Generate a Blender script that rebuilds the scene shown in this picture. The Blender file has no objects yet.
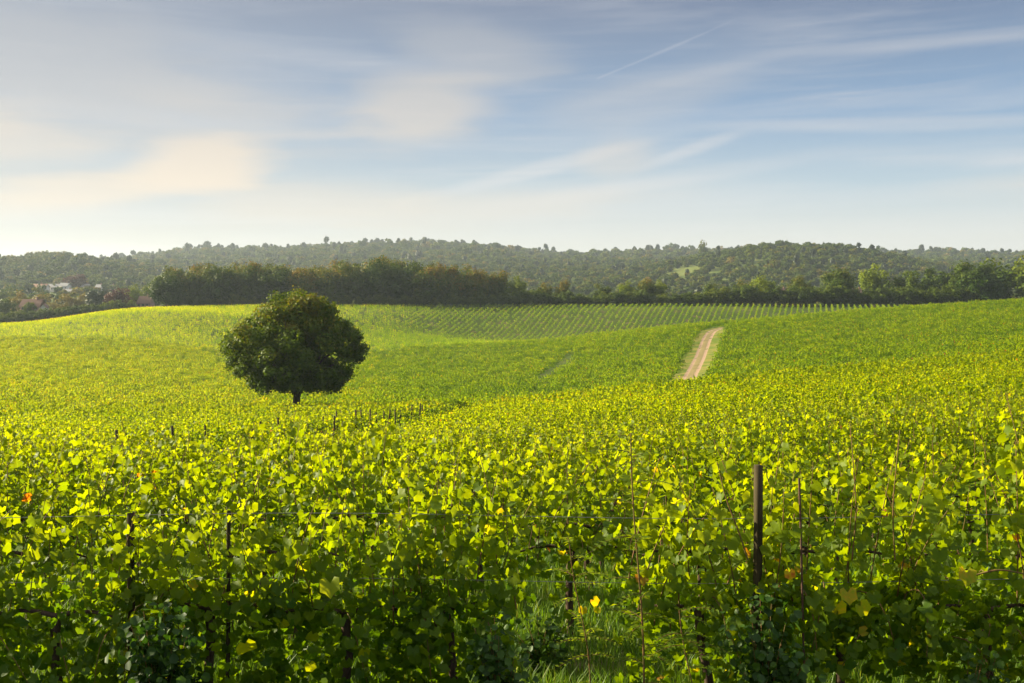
import bpy, math, random
import numpy as np
from mathutils import Vector

R = math.radians
C = bpy.context.scene.collection
rng = np.random.default_rng(7)
random.seed(7)

# ------------------------------------------------------------------ camera
F = 1000.0            # focal length in pixels at 1024 wide
CZ = 3.1              # eye height above the ground at the first vine row
HY = 285.0            # picture height of the horizon
cam_d = bpy.data.cameras.new('camera'); cam = bpy.data.objects.new('camera', cam_d); C.objects.link(cam)
cam.location = (0, 0, CZ); cam.rotation_euler = (R(90), 0, 0)
cam_d.sensor_width = 36; cam_d.lens = F*36/1024
cam_d.shift_y = -(341.5-HY)/1024
cam_d.clip_start = .1; cam_d.clip_end = 12000
sc = bpy.context.scene
sc.camera = cam
sc.view_settings.view_transform = 'Standard'; sc.view_settings.look = 'None'
sc.view_settings.gamma = 1; sc.view_settings.use_curve_mapping = False
sc.view_settings.exposure = 1.75
sc.cycles.max_bounces = 12; sc.cycles.diffuse_bounces = 6; sc.cycles.transmission_bounces = 8

# ------------------------------------------------------------------ sun
SUN_AZ, SUN_EL = 73, 22         # degrees left of the view direction, above the horizon
sv = Vector((-math.sin(R(SUN_AZ))*math.cos(R(SUN_EL)), math.cos(R(SUN_AZ))*math.cos(R(SUN_EL)), math.sin(R(SUN_EL))))
sd = bpy.data.lights.new('sun', 'SUN'); so = bpy.data.objects.new('sun', sd); C.objects.link(so)
sd.energy = 4.6; sd.angle = R(.8); sd.color = (1, .88, .60)
so.rotation_euler = sv.to_track_quat('Z', 'Y').to_euler(); so.location = (-60, 40, 60)

# ------------------------------------------------------------------ sky
W = bpy.data.worlds.new('World'); sc.world = W; W.use_nodes = True
nt = W.node_tree; nt.nodes.clear()
class NB:
    """small helper that chains shader nodes"""
    def __init__(s, nt): s.nt = nt
    def new(s, t, **k):
        n = s.nt.nodes.new(t)
        for a, v in k.items(): setattr(n, a, v)
        return n
    def put(s, sock, v):
        if hasattr(v, 'is_linked') or isinstance(v, bpy.types.NodeSocket): s.nt.links.new(v, sock)
        else: sock.default_value = v
    def m(s, op, a, b=0.0, c=0.0, clamp=False):
        n = s.new('ShaderNodeMath', operation=op, use_clamp=clamp)
        s.put(n.inputs[0], a); s.put(n.inputs[1], b); s.put(n.inputs[2], c)
        return n.outputs[0]
    def mix(s, f, a, b, blend='MIX'):
        n = s.new('ShaderNodeMix', data_type='RGBA', blend_type=blend)
        s.put(n.inputs[0], f); s.put(n.inputs[6], a); s.put(n.inputs[7], b)
        return n.outputs[2]
    def comb(s, x, y, z):
        n = s.new('ShaderNodeCombineXYZ'); s.put(n.inputs[0], x); s.put(n.inputs[1], y); s.put(n.inputs[2], z); return n.outputs[0]
    def noise(s, vec, scale, detail=3, rough=.5, dist=0):
        n = s.new('ShaderNodeTexNoise')
        if vec is not None: s.nt.links.new(vec, n.inputs['Vector'])
        n.inputs['Scale'].default_value = scale; n.inputs['Detail'].default_value = detail
        n.inputs['Roughness'].default_value = rough; n.inputs['Distortion'].default_value = dist
        return n.outputs['Fac']
    def ramp(s, f, stops, interp='LINEAR'):
        n = s.new('ShaderNodeValToRGB'); s.put(n.inputs[0], f); n.color_ramp.interpolation = interp
        el = n.color_ramp.elements
        while len(el) < len(stops): el.new(.5)
        for e, (p, c) in zip(el, stops): e.position = p; e.color = (*c, 1) if len(c) == 3 else c
        return n.outputs[0]
    def rng(s, v, a, b, c=0., d=1., smooth=True):
        n = s.new('ShaderNodeMapRange'); n.interpolation_type = 'SMOOTHSTEP' if smooth else 'LINEAR'
        s.put(n.inputs[0], v)
        for i, q in enumerate((a, b, c, d)): n.inputs[1+i].default_value = q
        return n.outputs[0]
b = NB(nt)
sky = b.new('ShaderNodeTexSky', sky_type='NISHITA'); sky.sun_disc = False
sky.sun_elevation = R(SUN_EL); sky.sun_rotation = R(-SUN_AZ)
sky.altitude = 100; sky.air_density = 1.0; sky.dust_density = 1.0; sky.ozone_density = 1.5
tc = b.new('ShaderNodeTexCoord'); sep = b.new('ShaderNodeSeparateXYZ'); nt.links.new(tc.outputs['Generated'], sep.inputs[0])
az = b.m('ARCTAN2', sep.outputs[0], sep.outputs[1]); el = b.m('ARCSINE', sep.outputs[2])
def ang(px, py):  # compass direction and height angle of a cloud
    u = (px-512)/F; v = (HY-py)/F
    return math.atan(u), math.atan(v/math.hypot(1, u))
def ellipse(px, py, rx, ry, deg, gain, warp):
    a, e = ang(px, py); ca, sa = math.cos(R(deg)), math.sin(R(deg))
    du = b.m('SUBTRACT', az, a); dv = b.m('SUBTRACT', el, e)
    p = b.m('DIVIDE', b.m('ADD', b.m('MULTIPLY', du, ca), b.m('MULTIPLY', dv, sa)), rx/F)
    q = b.m('DIVIDE', b.m('SUBTRACT', b.m('MULTIPLY', dv, ca), b.m('MULTIPLY', du, sa)), ry/F)
    d = b.m('SQRT', b.m('ADD', b.m('MULTIPLY', p, p), b.m('MULTIPLY', q, q)))
    d = b.m('ADD', d, warp)
    return b.m('MULTIPLY', b.rng(d, 1.15, .3), gain)
vec = b.comb(az, b.m('MULTIPLY', el, 3.2), 0)
vec2 = b.comb(b.m('ADD', az, b.m('MULTIPLY', el, -2.0)), b.m('MULTIPLY', el, 11), 1.7)
n1 = b.noise(vec, 4.0, 4, .5, .3); n2 = b.noise(vec2, 3.5, 5, .55, .4); n3 = b.noise(vec, 13, 3, .5, .2)
warp = b.m('ADD', b.m('MULTIPLY', b.m('SUBTRACT', n1, .5), 1.1), b.m('ADD', b.m('MULTIPLY', b.m('SUBTRACT', n3, .5), .35), b.m('MULTIPLY', b.m('SUBTRACT', n2, .5), .9)))
puffs = None
for args in [(195, 165, 80, 32, 10, .95), (100, 190, 130, 22, 7, .7), (0, 208, 140, 16, 2, .3), (420, 108, 85, 44, 0, .72), (480, 52, 100, 36, -8, .42), (300, 205, 150, 28, 3, .38), (615, 158, 50, 24, 5, .32), (640, 100, 120, 30, 10, .22),
             (60, 60, 260, 75, -8, .5), (10, 140, 110, 26, 0, .45), (240, 100, 130, 30, -6, .28), (520, 205, 200, 24, 4, .32),
             (-250, 130, 260, 60, 0, .6), (1300, 140, 220, 40, 5, .5)]:
    e_ = ellipse(*args, warp); puffs = e_ if puffs is None else b.m('ADD', puffs, b.m('MULTIPLY', e_, b.m('SUBTRACT', 1.0, puffs)))
veil = None
for args in [(545, 168, 150, 10, 14, .55), (690, 150, 70, 8, 18, .45), (910, 44, 190, 8, 0, .4), (880, 124, 210, 8, -2, .4), (640, 185, 220, 11, 8, .35), (960, 155, 150, 10, -3, .2),
             (700, 75, 160, 9, 12, .22), (330, 60, 200, 14, -6, .3), (150, 118, 200, 12, -3, .3), (820, 200, 260, 12, 3, .2)]:
    e_ = ellipse(*args, b.m('MULTIPLY', b.m('SUBTRACT', n2, .5), 1.3)); veil = e_ if veil is None else b.m('ADD', veil, b.m('MULTIPLY', e_, b.m('SUBTRACT', 1.0, veil)))
vec4 = b.comb(b.m('ADD', b.m('MULTIPLY', az, 1.6), b.m('MULTIPLY', el, -3.0)), b.m('MULTIPLY', el, 26), 4.2)
n4 = b.noise(vec4, 2.6, 6, .6, .7)
wisps = b.m('ADD', b.m('MULTIPLY', b.rng(n2, .42, .7), .35), b.m('MULTIPLY', b.rng(n4, .48, .75), b.m('MULTIPLY', b.rng(n1, .35, .6), .3)))
veil = b.m('ADD', veil, wisps, clamp=True)
# contrail
a0, e0 = ang(596, 79); a1, e1 = ang(752, 12); cdx, cdy = a1-a0, e1-e0; L = math.hypot(cdx, cdy)
t_ = b.m('DIVIDE', b.m('ADD', b.m('MULTIPLY', b.m('SUBTRACT', az, a0), cdx/L), b.m('MULTIPLY', b.m('SUBTRACT', el, e0), cdy/L)), L)
s_ = b.m('ABSOLUTE', b.m('SUBTRACT', b.m('MULTIPLY', b.m('SUBTRACT', el, e0), cdx/L), b.m('MULTIPLY', b.m('SUBTRACT', az, a0), cdy/L)))
s_ = b.m('ADD', s_, b.m('MULTIPLY', b.m('SUBTRACT', n3, .5), .004))
trail = b.m('MULTIPLY', b.rng(s_, .0022, .0002), b.m('MULTIPLY', b.rng(t_, 1.0, .55), b.rng(t_, -.01, .02)))
K = 1.0
haze_low = b.rng(el, .17, -.02)
base = sky.outputs[0]
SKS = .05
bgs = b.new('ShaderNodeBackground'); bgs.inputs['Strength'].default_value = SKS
# hazy air low over the horizon, thin high veil and soft clouds, in the sky texture's own units
side = b.rng(az, .45, -.75)
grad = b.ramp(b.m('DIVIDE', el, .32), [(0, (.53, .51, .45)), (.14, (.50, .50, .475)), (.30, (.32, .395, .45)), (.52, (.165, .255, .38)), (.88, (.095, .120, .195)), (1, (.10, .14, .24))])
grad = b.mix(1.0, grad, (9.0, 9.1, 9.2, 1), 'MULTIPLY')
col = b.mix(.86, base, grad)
col = b.mix(b.rng(el, .36, .9, 0, .9), col, (7.2, 7.2, 7.4, 1))       # brightness added to the unseen sky overhead as fill light
col = b.mix(b.m('MULTIPLY', side, b.rng(el, -.3, .12, .1, .55)), col, (2.6, 2.7, 2.9, 1))
col = b.mix(b.m('MULTIPLY', b.m('MULTIPLY', side, haze_low), .4), col, (6.0, 5.3, 4.2, 1))
col = b.mix(b.m('MULTIPLY', veil, .85), col, b.mix(b.rng(el, .0, .28), (5.0, 5.0, 4.9, 1), (2.9, 3.1, 3.5, 1)))
pcol = b.mix(b.rng(el, .05, .27), (5.5, 4.7, 3.8, 1), (3.1, 3.15, 3.25, 1))
col = b.mix(b.m('MULTIPLY', puffs, 1.0, clamp=True), col, pcol)
col = b.mix(b.m('MULTIPLY', trail, .17), col, (4.4, 4.4, 4.6, 1))
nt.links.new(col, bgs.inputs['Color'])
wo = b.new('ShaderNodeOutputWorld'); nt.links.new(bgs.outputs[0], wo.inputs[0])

# ------------------------------------------------------------------ helpers
def tag(o, label=None, cat=None, group=None, kind=None):
    if label: o['label'] = label
    if cat: o['category'] = cat
    if group: o['group'] = group
    if kind: o['kind'] = kind
    return o
def empty(name, loc, rz=0, **k):
    o = bpy.data.objects.new(name, None); C.objects.link(o); o.location = loc; o.rotation_euler = (0, 0, rz)
    o.empty_display_size = .2
    return tag(o, **k)
def mesh(name, V, Fc, mat, tint=None, mi=None, smooth=False):
    """V (n,3), Fc (m,3|4) -> mesh data"""
    me = bpy.data.meshes.new(name)
    V = np.asarray(V, np.float32); Fc = np.asarray(Fc, np.int32)
    me.vertices.add(len(V)); me.vertices.foreach_set('co', V.ravel())
    k = Fc.shape[1]
    me.loops.add(Fc.size); me.loops.foreach_set('vertex_index', Fc.ravel())
    me.polygons.add(len(Fc)); me.polygons.foreach_set('loop_start', np.arange(0, Fc.size, k, dtype=np.int32))
    me.update(calc_edges=True)
    for m_ in (mat if isinstance(mat, (list, tuple)) else [mat]): me.materials.append(m_)
    if mi is not None: me.polygons.foreach_set('material_index', np.asarray(mi, np.int32))
    if tint is not None:
        a = me.attributes.new('tint', 'FLOAT', 'FACE'); a.data.foreach_set('value', np.asarray(tint, np.float32))
    if smooth: me.polygons.foreach_set('use_smooth', np.ones(len(Fc), bool))
    return me
def obj(name, me, parent=None, **k):
    o = bpy.data.objects.new(name, me); C.objects.link(o)
    if parent is not None: o.parent = parent
    return tag(o, **k)
def copy_tree(o, parent=None):
    c = o.copy(); C.objects.link(c); c.parent = parent
    for ch in o.children: copy_tree(ch, c)
    return c
def norm(a): return a/np.maximum(np.linalg.norm(a, axis=-1, keepdims=True), 1e-9)

class TB:
    """collects tubes, quads only"""
    def __init__(s): s.V = []; s.F = []; s.n = 0
    def tube(s, pts, rad, sides=5, cap=True):
        pts = np.asarray(pts, float); k = len(pts); rad = np.broadcast_to(rad, k)
        d = norm(np.gradient(pts, axis=0)); up = np.array([0.3, .9, .15])
        if abs(np.dot(d[0], norm(up))) > .9: up = np.array([1., 0, 0])
        a = norm(np.cross(d, up)); c = np.cross(d, a)
        th = np.linspace(0, 2*np.pi, sides, endpoint=False)
        ring = (a[:, None]*np.cos(th)[None, :, None]+c[:, None]*np.sin(th)[None, :, None])*rad[:, None, None]+pts[:, None]
        s.V.append(ring.reshape(-1, 3))
        for i in range(k-1):
            for j in range(sides):
                j2 = (j+1) % sides
                s.F.append((s.n+i*sides+j, s.n+i*sides+j2, s.n+(i+1)*sides+j2, s.n+(i+1)*sides+j))
        s.n += k*sides
        if cap and sides == 4:
            s.F.append(tuple(s.n-4+q for q in range(4)))
        return s
    def box(s, x0, x1, y0, y1, z0, z1):
        v = [(x, y, z) for z in (z0, z1) for x, y in ((x0, y0), (x1, y0), (x1, y1), (x0, y1))]
        s.V.append(np.array(v, float)); n = s.n
        s.F += [tuple(n+q for q in f) for f in ((3, 2, 1, 0), (4, 5, 6, 7), (0, 1, 5, 4), (1, 2, 6, 5), (2, 3, 7, 6), (3, 0, 4, 7))]
        s.n += 8; return s
    def quad(s, pts):
        s.V.append(np.array(pts, float)); s.F.append((s.n, s.n+1, s.n+2, s.n+3)); s.n += 4; return s
    def build(s, name, mat, smooth=True): return mesh(name, np.concatenate(s.V), s.F, mat, smooth=smooth)

# leaf templates: x across, y towards the tip, z along the normal
def vine_leaf_tpl():
    half = [(0, 1.0), (26, .80), (52, .92), (82, .74), (114, .80), (150, .68)]
    ang_ = [a for a, r in half]+[180]+[360-a for a, r in half[:0:-1]]
    rad = [r for a, r in half]+[.12]+[r for a, r in half[:0:-1]]
    V = [(0, 0, 0)]
    for a, r in zip(ang_, rad):
        x, y = r*math.sin(R(a)), r*math.cos(R(a))
        V.append((x, y, .34*abs(x)-.30*y*abs(y)-.10*(r < .76)+.07*math.sin(a*2)))
    V = np.array(V)*.55; V[:, 1] += .3
    n = len(ang_); Fc = [(0, 1+(i+1) % n, 1+i) for i in range(n)]
    return V, np.array(Fc)
def hex_tpl():
    V = np.array([(0, -.5, 0), (.45, -.15, .12), (.38, .3, .1), (0, .55, -.08), (-.38, .3, .1), (-.45, -.15, .12)])
    return V, np.array([(0, 1, 2), (0, 2, 3), (0, 3, 4), (0, 4, 5)])
def oval_tpl():
    V = np.array([(0, -.5, 0), (.26, -.05, .06), (0, .5, -.06), (-.26, -.05, .06)])
    return V, np.array([(0, 1, 2), (0, 2, 3)])
VL, HX, OV = vine_leaf_tpl(), hex_tpl(), oval_tpl()
def scatter(tpl, P, N, T, S):
    """copies of a leaf shape at P with normal N and tip direction T"""
    TV, TF = tpl
    N = norm(N); T = norm(T-N*np.sum(T*N, -1, keepdims=True)); X = np.cross(T, N)
    S = np.broadcast_to(S, len(P))[:, None, None]
    V = P[:, None]+S*(TV[None, :, 0:1]*X[:, None]+TV[None, :, 1:2]*T[:, None]+TV[None, :, 2:3]*N[:, None])
    Fc = TF[None]+(np.arange(len(P))*len(TV))[:, None, None]
    return V.reshape(-1, 3), Fc.reshape(-1, 3)

# ------------------------------------------------------------------ materials
def material(name):
    m_ = bpy.data.materials.new(name); m_.use_nodes = True; m_.node_tree.nodes.clear()
    return m_, NB(m_.node_tree)
def leaf_mat(name, stops, transl=.45, tmul=(1.9, 1.7, .6), rough=.5, spec=.25, rnd=.12, nscale=.0, namt=0):
    m_, n = material(name)
    at = n.new('ShaderNodeAttribute', attribute_name='tint'); oi = n.new('ShaderNodeObjectInfo')
    f = n.m('ADD', at.outputs['Fac'], n.m('MULTIPLY', n.m('SUBTRACT', oi.outputs['Random'], .5), rnd))
    if namt:
        g = n.new('ShaderNodeNewGeometry')
        f = n.m('ADD', f, n.m('MULTIPLY', n.m('SUBTRACT', n.noise(g.outputs['Position'], nscale, 2), .5), namt))
    colr = n.ramp(f, stops)
    p = n.new('ShaderNodeBsdfPrincipled'); n.put(p.inputs['Base Color'], colr)
    p.inputs['Roughness'].default_value = rough; p.inputs['Specular IOR Level'].default_value = spec
    t = n.new('ShaderNodeBsdfTranslucent'); n.put(t.inputs[0], n.mix(1.0, colr, (*tmul, 1), 'MULTIPLY'))
    mx = n.new('ShaderNodeMixShader'); mx.inputs[0].default_value = transl
    m_.node_tree.links.new(p.outputs[0], mx.inputs[1]); m_.node_tree.links.new(t.outputs[0], mx.inputs[2])
    o = n.new('ShaderNodeOutputMaterial'); m_.node_tree.links.new(mx.outputs[0], o.inputs[0])
    return m_
def plain(name, c1, c2, scale=6, rough=.85, stretch=(1, 1, 1), bump=.0, coord='Object'):
    m_, n = material(name)
    t = n.new('ShaderNodeTexCoord'); mp = n.new('ShaderNodeMapping'); mp.inputs['Scale'].default_value = stretch
    m_.node_tree.links.new(t.outputs[coord], mp.inputs[0])
    ns = n.noise(mp.outputs[0], scale, 4, .6)
    p = n.new('ShaderNodeBsdfPrincipled'); n.put(p.inputs['Base Color'], n.mix(n.rng(ns, .3, .7), (*c1, 1), (*c2, 1)))
    p.inputs['Roughness'].default_value = rough; p.inputs['Specular IOR Level'].default_value = .2
    if bump:
        bp = n.new('ShaderNodeBump'); bp.inputs['Strength'].default_value = bump; n.put(bp.inputs['Height'], ns)
        m_.node_tree.links.new(bp.outputs[0], p.inputs['Normal'])
    o = n.new('ShaderNodeOutputMaterial'); m_.node_tree.links.new(p.outputs[0], o.inputs[0])
    return m_
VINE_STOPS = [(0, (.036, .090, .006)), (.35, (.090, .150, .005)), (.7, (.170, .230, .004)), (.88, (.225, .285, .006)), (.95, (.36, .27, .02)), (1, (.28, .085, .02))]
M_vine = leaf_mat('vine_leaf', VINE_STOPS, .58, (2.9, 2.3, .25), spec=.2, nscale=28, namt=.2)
M_vfar = leaf_mat('vine_leaf_far', VINE_STOPS, .6, (3.0, 2.35, .2), rnd=.3, nscale=.02, namt=.35, spec=.1)
M_vyel = leaf_mat('vine_leaf_golden', [(max(p_-.10, 0) if p_ else 0, c_) for p_, c_ in VINE_STOPS], .6, (3.0, 2.35, .2), rnd=.3, nscale=.03, namt=.25, spec=.1)
M_vgrn = leaf_mat('vine_leaf_green', [(p_+(.10 if 0 < p_ < .8 else 0), c_) for p_, c_ in VINE_STOPS], .58, (2.8, 2.4, .2), rnd=.3, nscale=.03, namt=.3, spec=.1)
M_cane = plain('cane', (.16, .07, .03), (.10, .09, .02), 30, .7)
M_bark = plain('vine_bark', (.035, .022, .014), (.09, .06, .04), 40, .95, (1, 1, .2), .6)
M_tbark = plain('tree_bark', (.03, .022, .015), (.07, .05, .035), 6, .95, (1, 1, .2), .6)
M_wood = plain('post_wood', (.060, .046, .020), (.026, .021, .011), 30, .95, (1, 1, .08), .5)
M_iron = plain('rusty_iron', (.05, .035, .03), (.11, .05, .03), 60, .7)
M_wire = plain('wire', (.22, .22, .21), (.14, .13, .12), 60, .5)
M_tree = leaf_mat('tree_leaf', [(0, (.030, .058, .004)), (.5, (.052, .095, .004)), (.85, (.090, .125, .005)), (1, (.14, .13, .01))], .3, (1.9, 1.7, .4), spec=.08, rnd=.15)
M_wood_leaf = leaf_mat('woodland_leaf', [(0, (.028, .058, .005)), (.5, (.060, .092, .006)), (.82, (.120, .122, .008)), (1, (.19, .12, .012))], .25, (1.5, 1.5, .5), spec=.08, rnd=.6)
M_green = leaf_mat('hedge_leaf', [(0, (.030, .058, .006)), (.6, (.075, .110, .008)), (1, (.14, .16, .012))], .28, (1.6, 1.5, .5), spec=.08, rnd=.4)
M_yellow = leaf_mat('autumn_leaf', [(0, (.07, .075, .010)), (.6, (.14, .12, .015)), (1, (.22, .15, .02))], .3, (1.5, 1.4, .6), rnd=.2)
M_copper = leaf_mat('copper_leaf', [(0, (.04, .018, .012)), (.6, (.075, .030, .018)), (1, (.11, .045, .022))], .25, (1.5, 1.1, .8), rnd=.2)
M_conif = leaf_mat('conifer_leaf', [(0, (.018, .035, .012)), (1, (.04, .062, .018))], .12, (1.3, 1.3, .7), rnd=.3)
M_weed = leaf_mat('weed_leaf', [(0, (.020, .055, .006)), (.7, (.060, .12, .010)), (1, (.14, .2, .01))], .35, (1.8, 1.7, .6))
M_grass = leaf_mat('grass_blade', [(0, (.045, .10, .008)), (.6, (.10, .19, .012)), (1, (.22, .24, .05))], .4, (1.9, 1.7, .6))

# ------------------------------------------------------------------ terrain
CH = 1.75   # height of the vine canopy
PXN = [-500, 0, 150, 300, 512, 690, 860, 1024, 1500]
TOP = {      # distance : picture height of the canopy's top at the columns above
 14: [455, 453, 452, 449, 443, 436, 428, 422, 412], 20: [447, 445, 443, 441, 434, 424, 414, 407, 392],
 35: [438, 436, 434, 431, 422, 409, 399, 391, 375], 60: [424, 423, 421, 418, 409, 394, 381, 371, 350],
 80: [413, 414, 413, 412, 402, 385, 372, 361, 338], 100: [406, 406, 407, 406, 397, 378, 364, 352, 328],
 125: [398, 400, 403, 404.5, 401, 384, 367, 350, 324], 150: [388, 390, 394, 398, 399, 381, 361, 343, 316],
 180: [380, 382, 385, 387, 391, 366, 349, 334, 306], 230: [366, 368, 368, 373, 369, 344, 329, 317, 290],
 270: [353, 355, 354, 361, 352, 326.5, 316, 306, 280], 300: [343, 345, 341, 349, 341, 323.5, 309.5, 298.5, 276],
 330: [334, 335, 326, 336, 341.5, 326, 310, 300, 276], 370: [322, 323, 308, 317, 340, 330, 314, 303, 280],
 430: [328, 325, 305.5, 302.5, 303, 302, 303, 301, 284]}
TOPD = sorted(TOP)
PXF = [-500, 0, 50, 100, 150, 205, 260, 330, 400, 470, 520, 570, 620, 680, 740, 790, 830, 870, 910, 960, 1024, 1500]
FAR = {
 520: [330, 323, 320, 318, 314, 312]+[311]*15+[300], 700: [303]*6+[308]*15+[308],
 1000: [288, 288, 286, 287, 290, 292, 294, 296, 296, 296, 294, 292, 291, 288, 283, 280, 280, 283, 287, 291, 291, 291],
 1350: [266, 265, 259, 265, 271, 275, 276, 276, 276, 275, 274, 274, 273, 266, 254, 249.5, 250.5, 255, 264, 271, 273, 274],
 1750: [268, 269, 267, 268, 267, 266, 265, 262, 260, 260, 263, 266, 266, 267, 268, 267, 267, 268, 268, 267, 268, 268],
 2350: [259, 266, 266, 265, 260, 252.5, 253.5, 250.5, 248, 249.5, 255, 258.5, 257, 254, 255, 257, 259, 258, 256, 257, 258, 258],
 3000: [285]*22, 5000: [290]*22}
FARD = sorted(FAR)
GY = np.concatenate([np.linspace(0, 40, 41), np.geomspace(42, 5200, 300)])
GP = np.arange(-500, 1501, 10.)
def pchip(x, y, xi):
    h = np.diff(x); d = np.diff(y)/h; m = np.zeros_like(y)
    m[1:-1] = np.where(d[1:]*d[:-1] > 0, 2*d[1:]*d[:-1]/np.where(np.abs(d[1:]+d[:-1]) < 1e-9, 1, d[1:]+d[:-1]), 0)
    m[0] = d[0]; m[-1] = d[-1]
    i = np.clip(np.searchsorted(x, xi)-1, 0, len(x)-2); t = (xi-x[i])/h[i]
    return (y[i]*(2*t**3-3*t**2+1)+h[i]*m[i]*(t**3-2*t**2+t)+y[i+1]*(-2*t**3+3*t**2)+h[i]*m[i+1]*(t**3-t**2))
def build_grid():
    Z = []
    for px in GP:
        xs = [0, 7, 9, 11]; zs = [.25, .0, -.1, -.32]
        for Y in TOPD:
            xs.append(Y); zs.append(CZ-(pchip(np.array(PXN, float), np.array(TOP[Y], float), np.array([px]))[0]-HY)*Y/F-CH)
        for Y in FARD:
            xs.append(Y); zs.append(CZ-(pchip(np.array(PXF, float), np.array(FAR[Y], float), np.array([px]))[0]-HY)*Y/F)
        Z.append(pchip(np.array(xs, float), np.array(zs, float), GY))
    Z = np.array(Z)
    for _ in range(2): Z[1:-1] = .25*Z[:-2]+.5*Z[1:-1]+.25*Z[2:]
    return Z
GZ = build_grid()
def H(x, y):
    x = np.asarray(x, float); y = np.asarray(y, float)
    px = np.clip(512+F*x/np.maximum(y, 12.), -500, 1499.9); yc = np.clip(y, 0, 5199)
    i = (px+500)/10; i0 = np.clip(i.astype(int), 0, len(GP)-2); fi = i-i0
    j0 = np.clip(np.searchsorted(GY, yc)-1, 0, len(GY)-2); fj = (yc-GY[j0])/(GY[j0+1]-GY[j0])
    z = (GZ[i0, j0]*(1-fi)+GZ[i0+1, j0]*fi)*(1-fj)+(GZ[i0, j0+1]*(1-fi)+GZ[i0+1, j0+1]*fi)*fj
    return z+.03*np.sin(x*1.1+.7*y)*np.clip(y/60, 0, 1)
def at(px, Y): return (px-512)/F*Y
def PX(x, y): return 512+F*x/y

def ground():
    ys = np.concatenate([np.linspace(-25, 40, 110), np.geomspace(41, 5100, 420)])
    us = np.linspace(-1, 1, 300); us = np.sign(us)*(.35*np.abs(us)+.65*np.abs(us)**2)*1.15
    Yg, U = np.meshgrid(ys, us, indexing='ij'); X = U*(np.maximum(Yg, 0)+30)
    V = np.stack([X, Yg, H(X, Yg)], -1).reshape(-1, 3); n = len(us)
    a = (np.arange(len(ys)-1)[:, None]*n+np.arange(n-1)[None]).ravel()
    Fc = np.stack([a, a+1, a+n+1, a+n], -1)
    m_, nb = material('field_ground')
    g = nb.new('ShaderNodeNewGeometry'); pos = g.outputs['Position']
    n1_ = nb.noise(pos, .35, 5, .6); n2_ = nb.noise(pos, 3.5, 5, .65); n3_ = nb.noise(pos, .012, 3, .5)
    grass = nb.mix(n2_, (.035, .065, .010, 1), (.085, .12, .016, 1))
    soil = nb.mix(n2_, (.10, .07, .04, 1), (.19, .13, .075, 1))
    c = nb.mix(nb.rng(n1_, .52, .68), grass, soil)
    c = nb.mix(nb.m('MULTIPLY', nb.rng(n3_, .45, .6), .5), c, (.13, .15, .03, 1))
    p = nb.new('ShaderNodeBsdfPrincipled'); nb.put(p.inputs['Base Color'], c); p.inputs['Roughness'].default_value = .95
    p.inputs['Specular IOR Level'].default_value = .1
    bp = nb.new('ShaderNodeBump'); bp.inputs['Strength'].default_value = .5; bp.inputs['Distance'].default_value = .1; nb.put(bp.inputs['Height'], n2_)
    m_.node_tree.links.new(bp.outputs[0], p.inputs['Normal'])
    o = nb.new('ShaderNodeOutputMaterial'); m_.node_tree.links.new(p.outputs[0], o.inputs[0])
    obj('ground', mesh('ground', V, Fc, m_, smooth=True), kind='structure')
ground()

# track: control points as world x, y
TRK = np.array([(at(681, 150), 150), (at(690, 178), 178), (at(695, 195), 195), (at(700, 215), 215), (at(704, 237), 237), (at(709, 258), 258), (at(716, 276), 276), (at(728, 289), 289), (at(745, 296), 296), (at(775, 300), 300)])
def catmull(P, n=12):
    out = []
    Q = np.vstack([2*P[0]-P[1], P, 2*P[-1]-P[-2]])
    for i in range(1, len(Q)-2):
        for t in np.linspace(0, 1, n, endpoint=False):
            a, b_, c, d = Q[i-1], Q[i], Q[i+1], Q[i+2]
            out.append(.5*((2*b_)+(-a+c)*t+(2*a-5*b_+4*c-d)*t*t+(-a+3*b_-3*c+d)*t**3))
    out.append(P[-1]); return np.array(out)
TC = catmull(TRK)
def trk_dist(x, y):
    d = np.full(np.shape(x), 1e9)
    for q in TC: d = np.minimum(d, np.hypot(x-q[0], y-q[1]))
    return d
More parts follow.
